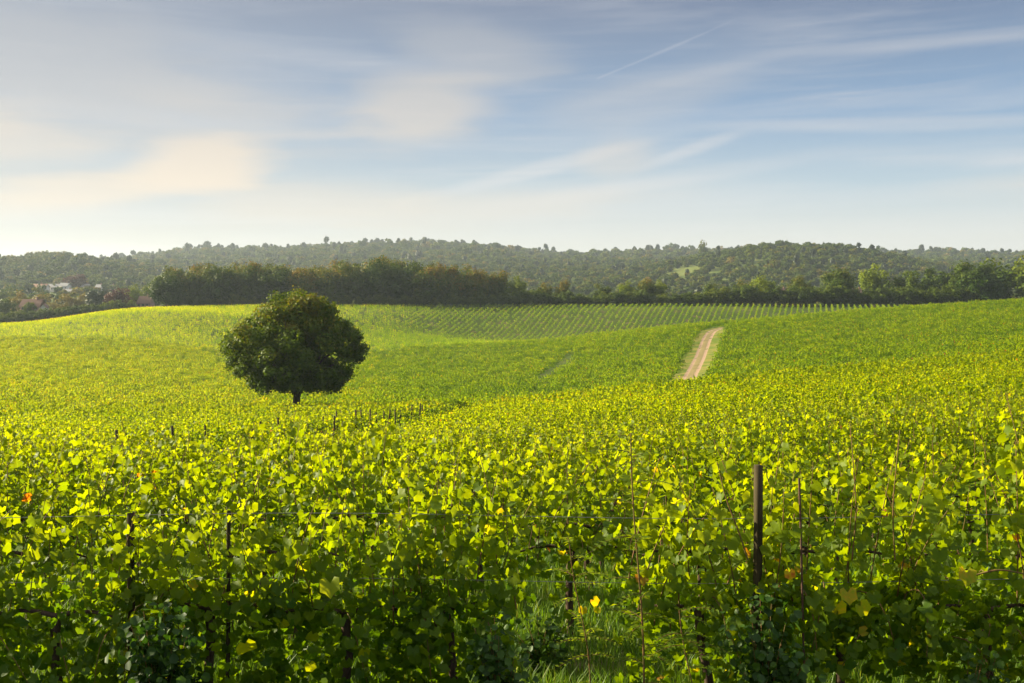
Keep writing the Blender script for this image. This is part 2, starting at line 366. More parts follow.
def track():
    T = norm(np.gradient(TC, axis=0)); Nn = np.stack([T[:, 1], -T[:, 0]], -1)
    ws = np.linspace(-3.7, 3.7, 43); V = []; uvs = []
    for c, n_ in zip(TC, Nn):
        for w in ws:
            x, y = c+n_*w; z = float(H(x, y))+.05
            if abs(abs(w)-.85) < .35: z -= .03
            V.append((x, y, z))
    k = len(ws); a = (np.arange(len(TC)-1)[:, None]*k+np.arange(k-1)[None]).ravel()
    Fc = np.stack([a, a+1, a+k+1, a+k], -1)
    m_, nb = material('chalk_track')
    at_ = nb.new('ShaderNodeAttribute', attribute_name='across'); w = nb.m('ABSOLUTE', at_.outputs['Fac'])
    g = nb.new('ShaderNodeNewGeometry'); nz = nb.noise(g.outputs['Position'], .9, 4, .6); nz2 = nb.noise(g.outputs['Position'], .25, 3, .5)
    d = nb.m('ABSOLUTE', nb.m('SUBTRACT', w, .9)); d = nb.m('ADD', d, nb.m('MULTIPLY', nb.m('SUBTRACT', nz, .5), .5))
    rut = nb.rng(d, .48, .24)
    verge = nb.mix(nb.rng(nz2, .35, .65), (.10, .14, .015, 1), (.20, .18, .04, 1))
    verge = nb.mix(nb.rng(w, .75, .4), verge, (.20, .16, .07, 1))
    c = nb.mix(rut, verge, nb.mix(nz, (.25, .165, .11, 1), (.33, .23, .155, 1)))
    p = nb.new('ShaderNodeBsdfPrincipled'); nb.put(p.inputs['Base Color'], c); p.inputs['Roughness'].default_value = .95; p.inputs['Specular IOR Level'].default_value = .1
    o = nb.new('ShaderNodeOutputMaterial'); m_.node_tree.links.new(p.outputs[0], o.inputs[0])
    me = mesh('track', V, Fc, m_, smooth=True)
    A = me.attributes.new('across', 'FLOAT', 'POINT'); A.data.foreach_set('value', np.tile(ws, len(TC)).astype(np.float32))
    obj('track', me, kind='structure')
track()

# ------------------------------------------------------------------ grapevines
def vine_mesh(seed, top=1.75, low=.45, width=1.25, shoots=15, step=.07, size=.12, tpl=VL, thick=.17, side=3, extra=0, far=False):
    r = np.random.default_rng(seed)
    P, N, T, S, tint = [], [], [], [], []
    canes = TB()
    for s in range(shoots):
        x0 = (s+.5)/shoots*width-width/2+r.normal(0, .03); z0 = r.uniform(.62, .9) if s % 3 else r.uniform(.8, 1.05)
        kind = r.random(); y0 = r.normal(0, .05)
        L_ = (top-z0)*r.uniform(.72, 1.12)
        if kind < .12: L_ *= 1.22
        droop = kind > .74
        lean = r.normal(0, .13, 2); cur = r.normal(0, .14, 2)
        n_ = 7; t = np.linspace(0, 1, n_)
        if droop:
            sg = 1 if r.random() < .5 else -1
            px_ = x0+lean[0]*t*2; py_ = y0+sg*(.34*np.sin(t*2.0)); zt = r.uniform(low, low+.35)
            pz_ = z0+.15*np.sin(t*3)+(zt-z0)*t**2
            L_ = 1.0
        else:
            px_ = x0+lean[0]*t+cur[0]*t*t; py_ = y0+lean[1]*t*1.1+cur[1]*t*t; pz_ = z0+L_*t
        pts = np.stack([px_, py_, pz_], -1)
        canes.tube(pts, np.linspace(.0055, .0025, n_), side, cap=False)
        seg = np.sum(np.linalg.norm(np.diff(pts, axis=0), axis=1)); m_ = int(seg/step)
        ti = (np.arange(m_)+r.uniform(0, 1, m_))/m_
        q = np.stack([np.interp(ti, t, pts[:, k]) for k in range(3)], -1)
        a = r.uniform(0, 2*np.pi, m_)
        out = np.stack([np.cos(a)*.7, np.sin(a)*1.15, r.normal(.15, .25, m_)], -1)
        rad = r.uniform(.3, 1.0, m_)*thick*np.where(ti > .85, .5, 1)
        P.append(q+out*rad[:, None]); 
        sun = np.array([-.5, .25, .3])
        N.append(out*np.array([.6, 1, .5])+r.normal(0, .38, (m_, 3))+np.array([-.15, 0, .45]))
        T.append(out*.5+np.stack([r.normal(0, .5, m_), r.normal(0, .5, m_), -np.ones(m_)*r.uniform(.2, 1.2, m_)], -1))
        S.append(size*r.uniform(.65, 1.25, m_)*np.where(ti > .88, .55, 1)*np.where(ti > .95, .6, 1))
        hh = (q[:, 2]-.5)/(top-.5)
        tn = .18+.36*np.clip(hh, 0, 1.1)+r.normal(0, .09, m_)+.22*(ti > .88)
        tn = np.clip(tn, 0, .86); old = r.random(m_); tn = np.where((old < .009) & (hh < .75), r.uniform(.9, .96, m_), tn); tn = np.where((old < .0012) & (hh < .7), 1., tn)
        tint.append(tn)
    if extra:     # lower skirt of leaves
        P.append(np.stack([r.uniform(-width/2, width/2, extra), r.normal(0, .23, extra), r.uniform(low, 1.0, extra)], -1))
        N.append(r.normal(0, .5, (extra, 3))+np.sign(P[-1][:, 1:2])*np.array([0, 1., .3])); T.append(np.tile([0, 0, -1.], (extra, 1))+r.normal(0, .4, (extra, 3)))
        S.append(size*r.uniform(.7, 1.15, extra)); tn = .16+r.normal(0, .09, extra); old = r.random(extra)
        tint.append(np.where(old < .012, r.uniform(.84, .93, extra), np.clip(tn, 0, 1)))
    P, N, T, S, tint = map(np.concatenate, (P, N, T, S, tint))
    V, Fc = scatter(tpl, P, N, T, S)
    return V, Fc, np.repeat(tint, len(tpl[1])), canes
def vine_trunk(seed):
    r = np.random.default_rng(seed+99); t = TB()
    z = np.linspace(-.1, .82, 7); w = np.cumsum(r.normal(0, .018, (7, 2)), axis=0)
    pts = np.concatenate([w, z[:, None]], 1); t.tube(pts, np.array([.05, .038, .032, .034, .03, .032, .036]), 7)
    for s in (-1, 1):
        e = pts[-1]; k = np.linspace(0, 1, 5)
        t.tube(np.stack([e[0]+s*.5*k, e[1]+r.normal(0, .02)*k, e[2]+.05*np.sin(k*3)-.03*k], -1), np.linspace(.020, .009, 5), 6)
    return t
def make_vine(seed, **k):
    """thing with trunk, canes and foliage; returned at the origin"""
    root = empty('grapevine', (0, 0, 0))
    V, Fc, tn, canes = vine_mesh(seed, **k)
    obj('trunk', vine_trunk(seed).build('vine_trunk', M_bark), root)
    obj('canes', canes.build('vine_canes', M_cane), root)
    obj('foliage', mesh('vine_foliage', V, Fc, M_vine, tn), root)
    return root

# front row, each vine its own shape
FY = 7.0
front = [  # column, top, low, width, shoots, label
 (-95, 1.55, .15, 1.2, 15, 'grapevine cut by the left edge of the picture in the front row', 0),
 (60, 1.60, .12, 1.2, 17, 'front row grapevine in the left corner, left of the leaf covered wooden stake', 0),
 (205, 1.55, .1, 1.15, 17, 'front row grapevine between the two dark stakes on the left', 1),
 (345, 1.62, .15, 1.2, 17, 'front row grapevine with pale yellow leaf near its foot, right of the two left stakes', 0),
 (452, 1.82, .1, .85, 14, 'tall front row grapevine just left of the grassy gap', 1),
 (702, 1.80, .2, 1.1, 15, 'front row grapevine just right of the grassy gap, behind the red stemmed sapling', 0),
 (835, 1.85, .45, 1.2, 17, 'front row grapevine with a crooked dark trunk and yellowing leaves, right of the iron stake', 0),
 (985, 1.92, .3, 1.15, 17, 'front row grapevine at the right edge with shoots reaching highest', 0),
 (1150, 1.9, .2, 1.2, 15, 'front row grapevine beyond the right edge of the picture', 0)]
G_front = 'grapevines of the front row'
for i, (px, top, low, wd, sh, lab, dark) in enumerate(front):
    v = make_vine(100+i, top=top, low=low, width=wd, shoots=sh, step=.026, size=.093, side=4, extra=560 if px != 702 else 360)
    v.location = (at(px, FY), FY+random.uniform(-.05, .05), float(H(at(px, FY), FY)))
    tag(v, lab, 'grapevine', G_front)

# prototypes for the rows behind
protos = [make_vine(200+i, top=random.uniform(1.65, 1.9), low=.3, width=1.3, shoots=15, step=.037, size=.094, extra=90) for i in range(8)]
used = [False]*8
LANE = lambda y: -9.7+(y-35)*.088       # headland lane between the two blocks, x at distance y
def lane_far(px): return np.interp(px, [-300, 0, 110, 230, 300, 340, 2000], [95, 126, 165, 212, 235, 260, 9999])
def near_points():
    pts = []
    row = 0
    y = 9.0
    while y < 128:
        rr = np.random.default_rng(int(y*10))
        lim = max(18, y*.75+22)
        xs = np.arange(-lim, lim, 1.2)+rr.uniform(0, 1.2)
        for x in xs:
            if y > 24 and abs(x-LANE(y)) < 3.0: continue
            if abs(y-lane_far(PX(x, y))) < 2.6: continue
            if rr.random() < .035: continue
            if y == 9.0 and abs(PX(x, y)-590) < 1: continue
            pts.append((x, y+.012*x+rr.normal(0, .04), row))
        y += 2.0; row += 1
    return pts
allp = near_points()
inview = lambda x, y: -40 < PX(x, y) < 1064
view = sorted([p for p in allp if inview(p[0], p[1])], key=lambda p: p[1])
indiv = view[:290]; iset = set(indiv)
SECOND = 'grapevine in the second row, seen over the front row'
for k, (x, y, row) in enumerate(indiv):
    j = random.randrange(8)
    if used[j]: v = copy_tree(protos[j])
    else: v = protos[j]; used[j] = True
    z = float(H(x, y))
    v.location = (x, y, z-.03); v.rotation_euler = (0, 0, random.choice((0, math.pi))+random.uniform(-.06, .06))
    s = random.uniform(.93, 1.08); v.scale = (random.uniform(1, 1.1), 1.1, s)
    if row == 0: lab = 'sunlit grapevine in the second row from the viewer, rising behind the front row of vines'
    elif y < 20: lab = 'sunlit yellow green grapevine in the third to sixth row of the near block'
    else: lab = 'small looking yellow green grapevine deep in the near block, beyond the sixth row'
    tag(v, lab, 'grapevine', {0: 'grapevines of the second row'}.get(row, 'grapevines of the third to sixth row' if y < 20 else 'grapevines deep in the near block'))
for j in range(8):
    if not used[j]:
        for ch in list(protos[j].children): bpy.data.objects.remove(ch)
        bpy.data.objects.remove(protos[j])

# geometry-node object that carries what nobody could count
def scatter_object(name, P, rot, scale, idx, variants, label, cat, loc=None):
    col = bpy.data.collections.new(name+'_shapes')
    for i, me in enumerate(variants):
        o = bpy.data.objects.new('%s_shape_%02d' % (name, i), me); col.objects.link(o)
    P = np.asarray(P, np.float32); me = bpy.data.meshes.new(name); me.vertices.add(len(P)); me.vertices.foreach_set('co', P.ravel())
    def attr(n, ty, v, key):
        a = me.attributes.new(n, ty, 'POINT'); a.data.foreach_set(key, np.asarray(v).ravel())
    attr('rot', 'FLOAT_VECTOR', np.stack([np.zeros(len(P)), np.zeros(len(P)), rot], -1).astype(np.float32), 'vector')
    attr('scl', 'FLOAT_VECTOR', np.asarray(scale, np.float32), 'vector')
    attr('idx', 'INT', np.asarray(idx, np.int32), 'value')
    ng = bpy.data.node_groups.new(name, 'GeometryNodeTree')
    ng.interface.new_socket('Geometry', in_out='INPUT', socket_type='NodeSocketGeometry')
    ng.interface.new_socket('Geometry', in_out='OUTPUT', socket_type='NodeSocketGeometry')
    N_ = ng.nodes.new; lk = ng.links.new
    gi = N_('NodeGroupInput'); go = N_('NodeGroupOutput')
    ci = N_('GeometryNodeCollectionInfo'); ci.inputs['Collection'].default_value = col; ci.inputs['Separate Children'].default_value = True; ci.inputs['Reset Children'].default_value = True
    ip = N_('GeometryNodeInstanceOnPoints'); ip.inputs['Pick Instance'].default_value = True
    def named(n, ty):
        a = N_('GeometryNodeInputNamedAttribute'); a.data_type = ty; a.inputs['Name'].default_value = n; return a.outputs[0]
    mp = N_('GeometryNodeMeshToPoints')
    lk(gi.outputs[0], mp.inputs[0]); lk(mp.outputs[0], ip.inputs['Points']); lk(ci.outputs[0], ip.inputs['Instance'])
    lk(named('idx', 'INT'), ip.inputs['Instance Index'])
    er = N_('FunctionNodeEulerToRotation'); lk(named('rot', 'FLOAT_VECTOR'), er.inputs[0]); lk(er.outputs[0], ip.inputs['Rotation'])
    lk(named('scl', 'FLOAT_VECTOR'), ip.inputs['Scale']); lk(ip.outputs[0], go.inputs[0])
    o = bpy.data.objects.new(name, me); C.objects.link(o)
    mod = o.modifiers.new('scatter', 'NODES'); mod.node_group = ng
    return tag(o, label, cat, kind='stuff')

def lod(seed, mat=None, **k):
    V, Fc, tn, canes = vine_mesh(seed, **k)
    return mesh('vine_far', V, Fc, mat or M_vfar, tn)
rest = [p for p in allp if p not in iset]
B_ = dict(top=1.8, low=.3, width=1.35, shoots=12, step=.11, size=.19, tpl=HX, thick=.2, extra=16); C_ = dict(top=1.8, low=.3, width=2.6, shoots=14, step=.17, size=.32, tpl=OV, thick=.12, extra=8)
P, rot, scl, idx = [], [], [], []
def addp(x, y, r_, s, i): P.append((x, y, 0)); rot.append(r_); scl.append(s); idx.append(i)
variants = [lod(300+i, top=1.8, low=.3, width=1.35, shoots=15, step=.068, size=.12, tpl=HX, extra=30) for i in range(5)]
for mt_ in (M_vfar, M_vgrn, M_vyel): variants += [lod(320+i, mt_, **B_) for i in range(4)]     # 5.. 9.. 13..
for mt_ in (M_vgrn, M_vyel): variants += [lod(340+i, mt_, **C_) for i in range(4)]              # 17.. 21..
rv = np.random.default_rng(5)
for x, y, row in rest:
    addp(x, y, rv.choice([0, np.pi])+rv.normal(0, .05), (rv.uniform(1, 1.1), 1.1, rv.uniform(.9, 1.1)), rv.integers(5) if y < 75 else 5+rv.integers(4))
# middle and far fields: rows laid on a rotated grid, kept where the field mask says
def field(d_deg, spacing, step_, y0, y1, mask, var0, nvar, jit=.12, zvar=.2):
    d = np.array([math.sin(R(d_deg)), math.cos(R(d_deg))]); n = np.array([d[1], -d[0]])
    ext = 620; a = np.arange(-ext, ext, spacing); t = np.arange(-ext, ext, step_)
    A, T_ = np.meshgrid(a, t, indexing='ij'); T_ = T_+rv.uniform(0, step_, (len(a), 1))+rv.normal(0, jit, T_.shape)
    c = np.array([0, (y0+y1)/2])
    X = c[0]+A*n[0]+T_*d[0]+rv.normal(0, .05, A.shape); Y = c[1]+A*n[1]+T_*d[1]+rv.normal(0, .05, A.shape)
    X, Y = X.ravel(), Y.ravel()
    k = (Y > y0) & (Y < y1) & (np.abs(X) < Y*.58+25); X, Y = X[k], Y[k]
    k = mask(X, Y) & (rv.random(len(X)) > .07); X, Y = X[k], Y[k]
    th = math.pi/2-R(d_deg)
    for x, y in zip(X, Y):
        addp(x, y, th+rv.choice([0, np.pi])+rv.normal(0, .04), (rv.uniform(1, 1.1), 1.15, rv.uniform(1-zvar, 1+zvar)), var0+rv.integers(nvar)+(4 if rv.random() < np.interp(PX(x, y), [180, 420], [1, 0]) else 0))
def bound_C(x, y):      # True where the striped far field begins
    px = PX(x, y); lim = np.interp(px, [-200, 0, 150, 260, 340, 420, 2000], [345, 332, 306, 284, 290, 306, 306])
    return y > lim
def gaps(x, y):
    px = PX(x, y)
    k = trk_dist(x, y) > np.where(x < np.interp(y, TC[:, 1], TC[:, 0]), 2.9, 3.6)
    k &= ~((np.abs(px-556) < 18) & (np.abs(y-(232+(px-556)*1.2)) < 10))          # bare scar in the middle field
    return k & (np.abs(y-lane_far(px)) > 2.6)
field(84, 2.4, 1.3, 129, 348, lambda x, y: gaps(x, y) & ~bound_C(x, y) & (np.hypot(x-at(297, 125), y-125) > 1.5), 9, 4, .2, .3)
def ridge(x, y):
    px = PX(x, y); return y < np.interp(px, [-400, 0, 150, 200, 500, 870, 1024, 1500], [400, 392, 408, 418, 428, 422, 400, 400])
cmask = lambda x, y: gaps(x, y) & bound_C(x, y) & ridge(x, y) & (trk_dist(x, y) > 4.5)
field(17, 2.25, 2.5, 200, 430, cmask, 17, 4, .1, .06)
P = np.array(P, float); P[:, 2] = H(P[:, 0], P[:, 1])-.03
print('vine points', len(P))
scatter_object('vineyard_rows', P, np.array(rot), np.array(scl), np.array(idx), variants,
               'rows of yellow green vines covering the slopes beyond the near block', 'vineyard')

# ------------------------------------------------------------------ posts, stakes, wires
def stake(px, top_y, Y, name, label, r=.028, square=True, mat=None, tilt=0, group=None):
    x = at(px, Y); z0 = float(H(x, Y)); h = CZ-(top_y-HY)*Y/F-z0
    t = TB(); zz = np.linspace(-.2, h, 6)
    t.tube(np.stack([tilt*zz, .01*np.sin(zz*3), zz], -1), np.full(6, r*.9*(1.3 if square else 1)), 4 if square else 6)
    return obj(name, t.build(name, mat or M_wood, smooth=False), None, label=label, cat='stake' if not square else 'post', group=group) , (x, Y, z0)
def place(o, loc): o.location = loc; return o
for a in [(757, 465, 6.80, 'vine_post', 'squared brown wooden post standing clear of the leaves left of the iron stake', .026, True, M_wood, .004),
          (807, 478, 6.62, 'vine_stake', 'thin dark iron stake right of the squared wooden post', .008, False, M_iron, -.03),
          (131, 512, 6.93, 'vine_post', 'weathered wooden post half hidden in dark leaves at lower left', .028, True, M_wood, .0),
          (227, 511, 6.97, 'vine_stake', 'dark narrow stake among leaves, second from the left', .018, False, M_wood, .01),
          (235, 440, 33.0, 'vine_post', 'dark post poking out of the canopy, lowest of the small posts on the left', .06, True, M_wood, .02),
          (176, 431, 46.0, 'vine_post', 'small post poking out of the canopy left of the lone tree', .06, True, M_wood, .02)]:
    o, l = stake(*a); place(o, l)
# the row ends along the headland lane
ends = []
for k, y in enumerate(np.arange(33, 93, 2.0)):
    x = LANE(y)-3.1+random.uniform(-.25, .25)
    if random.random() < .25: continue
    z = float(H(x, y)); hgt = random.uniform(1.6, 2.1)
    t = TB(); zz = np.linspace(-.1, hgt, 4); t.tube(np.stack([random.uniform(-.08, .08)*zz, .0*zz, zz], -1), np.full(4, random.uniform(.04, .065)), 4)
    o = obj('end_post', t.build('end_post', M_wood, smooth=False), None, label='dark wooden row end post along the grassy lane right of the lone tree', cat='post', group='row end posts along the lane')
    o.location = (x, y, z)
for zw, lab in ((1.05, 'lower trellis wire along the front vine row'), (1.5, 'upper trellis wire along the front vine row')):
    xs = np.linspace(-6, 6, 25); t = TB()
    t.tube(np.stack([xs, 6.93+0*xs, zw-.02*np.sin(xs*1.1)], -1), np.full(25, .0022), 4)
    obj('trellis_wire', t.build('trellis_wire', M_wire), None, label=lab, cat='wire')

# ------------------------------------------------------------------ foreground extras
def sapling(px, Y, top_y, name, label, seed, stem_r=.009, leaflet=.05, n_leaf=26, lean=(.0, .0), base=0., tintb=.45, cat='sapling'):
    r = np.random.default_rng(seed); x = at(px, Y); z0 = float(H(x, Y)); h = CZ-(top_y-HY)*Y/F-z0
    root = empty(name, (x, Y, z0), label=label, cat=cat)
    t = TB(); k = np.linspace(0, 1, 9); pts = np.stack([lean[0]*k+.03*np.sin(k*5), lean[1]*k, h*k], -1)
    t.tube(pts, np.linspace(stem_r, .0035, 9), 6)
    P_, N_, T_, S_, tn = [], [], [], [], []
    for i in range(n_leaf):
        ti = r.uniform(.12, 1) if i else .99; a = r.uniform(0, 2*np.pi); o_ = np.array([np.interp(ti, k, pts[:, q]) for q in range(3)])
        Ls = r.uniform(.18, .34); dr = np.array([math.cos(a), math.sin(a)*.8, r.uniform(.1, .5)]); dr /= np.linalg.norm(dr)
        kk = np.linspace(0, 1, 6); st = o_+dr*kk[:, None]*Ls+np.array([0, 0, -1])*(kk[:, None]**2)*.09
        t.tube(st, np.linspace(.0025, .001, 6), 3, cap=False)
        sd_ = np.cross(dr, [0, 0, 1.]); sd_ /= np.linalg.norm(sd_)
        for j in range(1, 9):
            for sg in (-1, 1):
                q = st[0]+(st[-1]-st[0])*j/8; q[2] = np.interp(j/8, kk, st[:, 2])
                P_.append(q+sd_*sg*leaflet*.5); N_.append(np.array([0, 0, 1.])+r.normal(0, .25, 3)); T_.append(sd_*sg+dr*.3); S_.append(leaflet*r.uniform(.8, 1.15)); tn.append(tintb+r.normal(0, .12))
    obj('stem', t.build('sapling_stem', M_cane), root)
    V, Fc = scatter(OV, np.array(P_), np.array(N_), np.array(T_), np.array(S_))
    obj('foliage', mesh('sapling_leaves', V, Fc, M_vine, np.repeat(np.clip(tn, 0, .85), 2)), root)
    return root
sapling(641, 6.35, 434, 'sapling', 'tall thin sapling with a red brown stem and small leaflets, above the grassy gap', 1, lean=(-.03, .05), n_leaf=22)
sapling(590, 7.3, 545, 'sapling', 'short seedling with a pale feathery tip in the grassy gap', 2, leaflet=.045, n_leaf=14, lean=(-.12, 0), stem_r=.006, tintb=.7)
sapling(700, 6.2, 610, 'sapling', 'low leafy seedling with small leaflets at the foot of the vine right of the gap', 4, leaflet=.045, n_leaf=18, lean=(-.1, 0), stem_r=.006, tintb=.3)
def cane(p, label, r=.006, mat=None):
    t = TB(); q = catmull(np.array(p, float), 6); t.tube(q-q[0], np.linspace(r, r*.5, len(q)), 6)
    o = obj('cane', t.build('cane', mat or M_cane), None, label=label, cat='cane'); o.location = q[0]
def w3(px, py, Y): return (at(px, Y), Y, CZ-(py-HY)*Y/F)
cane([w3(748, 560, 6.6), w3(738, 530, 6.6), w3(726, 498, 6.62), w3(717, 462, 6.65)], 'bare red brown cane leaning left beside the squared wooden post')
cane([w3(852, 560, 6.7), w3(856, 510, 6.65), w3(853, 460, 6.65), w3(850, 422, 6.7)], 'upright bare cane rising out of the vines above the yellowing leaves', .005)
cane([w3(895, 560, 6.6), w3(893, 510, 6.6), w3(897, 460, 6.6), w3(900, 430, 6.65)], 'slender red brown cane rising out of the vines near the right side', .005)
cane([w3(975, 575, 6.5), w3(1000, 570, 6.45), w3(1030, 575, 6.45)], 'dark cane reaching sideways at the right edge', .008)
# large yellowing leaves that stand out
def leafspot(spots, name, label, tintv, size, seed):
    r = np.random.default_rng(seed); P_ = np.array([w3(*s) for s in spots]); n = len(P_); o0 = P_.mean(0)
    V, Fc = scatter(VL, P_-o0, np.array([0, -1., .35])+r.normal(0, .25, (n, 3)), np.array([0, -.2, -1.])+r.normal(0, .3, (n, 3)), size*r.uniform(.85, 1.1, n))
    o = obj(name, mesh(name, V, Fc, M_vine, np.repeat(np.clip(tintv+r.normal(0, .02, n), 0, 1), 12)), None, label=label, cat='leaves'); o.location = o0
leafspot([(592, 598, 7.6), (583, 606, 7.62), (598, 606, 7.64)], 'vine_leaves', 'small cluster of orange yellow leaves glowing in the grassy gap', .90, .085, 3)
leafspot([(847, 588, 6.5), (858, 602, 6.52), (838, 600, 6.55), (966, 568, 6.5)], 'vine_leaves', 'big yellowing vine leaves hanging over the crooked trunk', .85, .13, 4)
leafspot([(789, 569, 6.5)], 'vine_leaf', 'single orange red leaf between the wooden post and the iron stake', .99, .09, 5)
leafspot([(244, 640, 6.5), (330, 578, 6.5)], 'vine_leaves', 'pale yellow rimmed leaves low on the left vines', .84, .15, 6)

def shrub(px, Y, w, h, n, name, label, seed, size=.05, tb=.3, mat=None):
    r = np.random.default_rng(seed); x = at(px, Y); root = empty(name, (x, Y, float(H(x, Y))), label=label, cat='shrub')
    t = TB(); P_, N_ = [], []
    for s in range(14):
        a = r.uniform(0, 2*np.pi); e = np.array([math.cos(a)*w*r.uniform(.2, 1), math.sin(a)*w*.5*r.uniform(.2, 1), h*r.uniform(.5, 1.05)])
        k = np.linspace(0, 1, 6)[:, None]; pts = np.array([0, 0, 0.])*(1-k)+e*np.concatenate([k**1.5, k**1.5, k], 1)
        t.tube(pts, np.linspace(.006, .002, 6), 3, cap=False); m_ = n//14; ti = r.uniform(.05, 1, m_)
        q = np.stack([np.interp(ti, k[:, 0], pts[:, c]) for c in range(3)], -1); of = r.normal(0, .065, (m_, 3)); P_.append(q+of); N_.append(of*6+r.normal(0, .5, (m_, 3))+np.array([0, -.2, .5]))
    P_, N_ = np.concatenate(P_), np.concatenate(N_); nn = len(P_)
    obj('stems', t.build('shrub_stems', M_cane), root)
    V, Fc = scatter(HX, P_, N_, r.normal(0, 1, (nn, 3)), size*r.uniform(.6, 1.3, nn))
    obj('foliage', mesh('shrub_leaves', V, Fc, mat or M_weed, np.repeat(np.clip(tb+r.normal(0, .2, nn), 0, 1), 4)), root)
shrub(160, 6.45, .36, 1.0, 1500, 'bramble_shrub', 'dark small leaved shrub climbing the weathered post at lower left', 11, .055, .1)
shrub(500, 6.5, .17, .95, 700, 'bramble_shrub', 'narrow dark shrub at the vine foot left of the grassy gap', 12, .05, .1)
shrub(765, 6.4, .3, 1.05, 1300, 'bramble_shrub', 'dark small leaved shrub wrapped round the squared wooden post', 13, .05, .15)
shrub(965, 6.4, .3, .75, 700, 'bramble_shrub', 'loose small leaved shrub with reddish shoots at lower right', 14, .045, .35)
shrub(540, 8.0, .3, .45, 500, 'bramble_shrub', 'low grey green weed clump in the grassy gap', 15, .05, .5)
shrub(330, 6.2, .35, .5, 600, 'bramble_shrub', 'low leafy weeds under the front row between the stake and the gap', 16, .05, .5)

def grass():
    r = np.random.default_rng(21); n = 70000
    y = 6.2+(r.random(n)**1.6)*9.5; x = r.uniform(-1, 1, n)*(.56*y+.4)
    clump = .5+.5*np.sin(x*2.3+1.3*np.sin(y*2))*np.sin(y*2.9+x)
    h = r.uniform(.07, .22, n)*(1+.8*clump)
    a = r.uniform(0, 2*np.pi, n); ln = r.uniform(.1, .7, n)*h; w = r.uniform(.003, .006, n)
    z = H(x, y)-.01
    d = np.stack([np.cos(a), np.sin(a)], -1); s = np.stack([-d[:, 1], d[:, 0]], -1)
    def pt(f, hh, ww, sg): return np.stack([x+d[:, 0]*ln*f+s[:, 0]*ww*sg, y+d[:, 1]*ln*f+s[:, 1]*ww*sg, z+h*hh], -1)
    V = np.stack([pt(0, 0, w, -1), pt(0, 0, w, 1), pt(.35, .6, w*.8, 1), pt(.35, .6, w*.8, -1), pt(1, .95, w*0, 1)], 1).reshape(-1, 3)
    b0 = np.arange(n)*5
    Fc = np.concatenate([np.stack([b0, b0+1, b0+2], -1), np.stack([b0, b0+2, b0+3], -1), np.stack([b0+3, b0+2, b0+4], -1)])
    tn = np.clip(.45+r.normal(0, .2, n), 0, 1)
    obj('grass', mesh('grass', V, Fc, M_grass, np.tile(tn, 3)), None, label='long green grass growing between the nearest vine rows', cat='grass', kind='stuff')
grass()

# ------------------------------------------------------------------ trees
def crown(seed, Rf, cz, nclump, per, leaf, clump_r, tint0=.4, top_t=.25, squash=.8, inner=.35, nj=.5):
    """leaf clumps through a crown; Rf(dir)->radius, cz crown centre height"""
    r = np.random.default_rng(seed)
    d = norm(r.normal(0, 1, (nclump, 3))); rr = Rf(d)
    k = np.where(r.random(nclump) < inner, r.uniform(.25, .7, nclump), r.uniform(.78, 1.0, nclump))
    ctr = d*(rr*k)[:, None]*(1-clump_r*.8/np.maximum(rr, clump_r))[:, None]+np.array([0, 0, cz])
    cr = clump_r*r.uniform(.6, 1.25, nclump); ct = r.normal(0, .09, nclump)
    o = norm(r.normal(0, 1, (nclump, per, 3))); rad = r.uniform(.45, 1.08, (nclump, per, 1))
    lump = 1+.25*np.sin(o[..., :1]*5+ctr[:, None, :1])*np.cos(o[..., 1:2]*4+ctr[:, None, 1:2])
    P_ = ctr[:, None]+o*rad*lump*cr[:, None, None]*np.array([1, 1, squash])
    N_ = o+r.normal(0, nj, o.shape)+np.array([0, 0, .25]); T_ = r.normal(0, 1, o.shape)+np.array([0, 0, -.5])
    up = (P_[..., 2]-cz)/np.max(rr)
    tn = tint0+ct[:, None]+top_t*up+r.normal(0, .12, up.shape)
    P_, N_, T_ = P_.reshape(-1, 3), N_.reshape(-1, 3), T_.reshape(-1, 3)
    V, Fc = scatter(HX, P_, N_, T_, leaf*r.uniform(.6, 1.3, len(P_)))
    return V, Fc, np.repeat(np.clip(tn.ravel(), 0, 1), 4), ctr
def limbs(seed, ctr, base_z, r0, fork_z, crown_z, nl=7, lean=0):
    r = np.random.default_rng(seed+5); t = TB()
    z = np.linspace(-.4, fork_z, 6); pts = np.stack([lean*(z/fork_z), 0*z, z], -1)
    t.tube(pts, r0*np.array([1.45, 1.1, 1, .93, .88, .8]), 10)
    # main limbs towards groups of clumps, twigs on to each clump
    seeds_ = ctr[r.choice(len(ctr), min(nl, len(ctr)), replace=False)]; tip = pts[-1]
    lim = []
    for s in seeds_:
        e = tip+(s-tip)*.72; k = np.linspace(0, 1, 8)[:, None]
        arc = tip*(1-k)+e*k+np.array([0, 0, 1.])*np.sin(k*np.pi)*np.linalg.norm((s-tip)[:2])*.12+r.normal(0, .12, (8, 3))*k
        arc[0] = tip-np.array([0, 0, .3]); t.tube(arc, np.linspace(r0*.5, r0*.12, 8), 7); lim.append(arc)
    L_ = np.concatenate([a[2:] for a in lim])
    for c in ctr:
        j = np.argmin(np.linalg.norm(L_-c, axis=1)); k = np.linspace(0, 1, 5)[:, None]
        arc = L_[j]*(1-k)+c*k+r.normal(0, .08, (5, 3))*np.sin(k*3.14)
        t.tube(arc, np.linspace(r0*.13, r0*.03, 5), 4, cap=False)
    return t
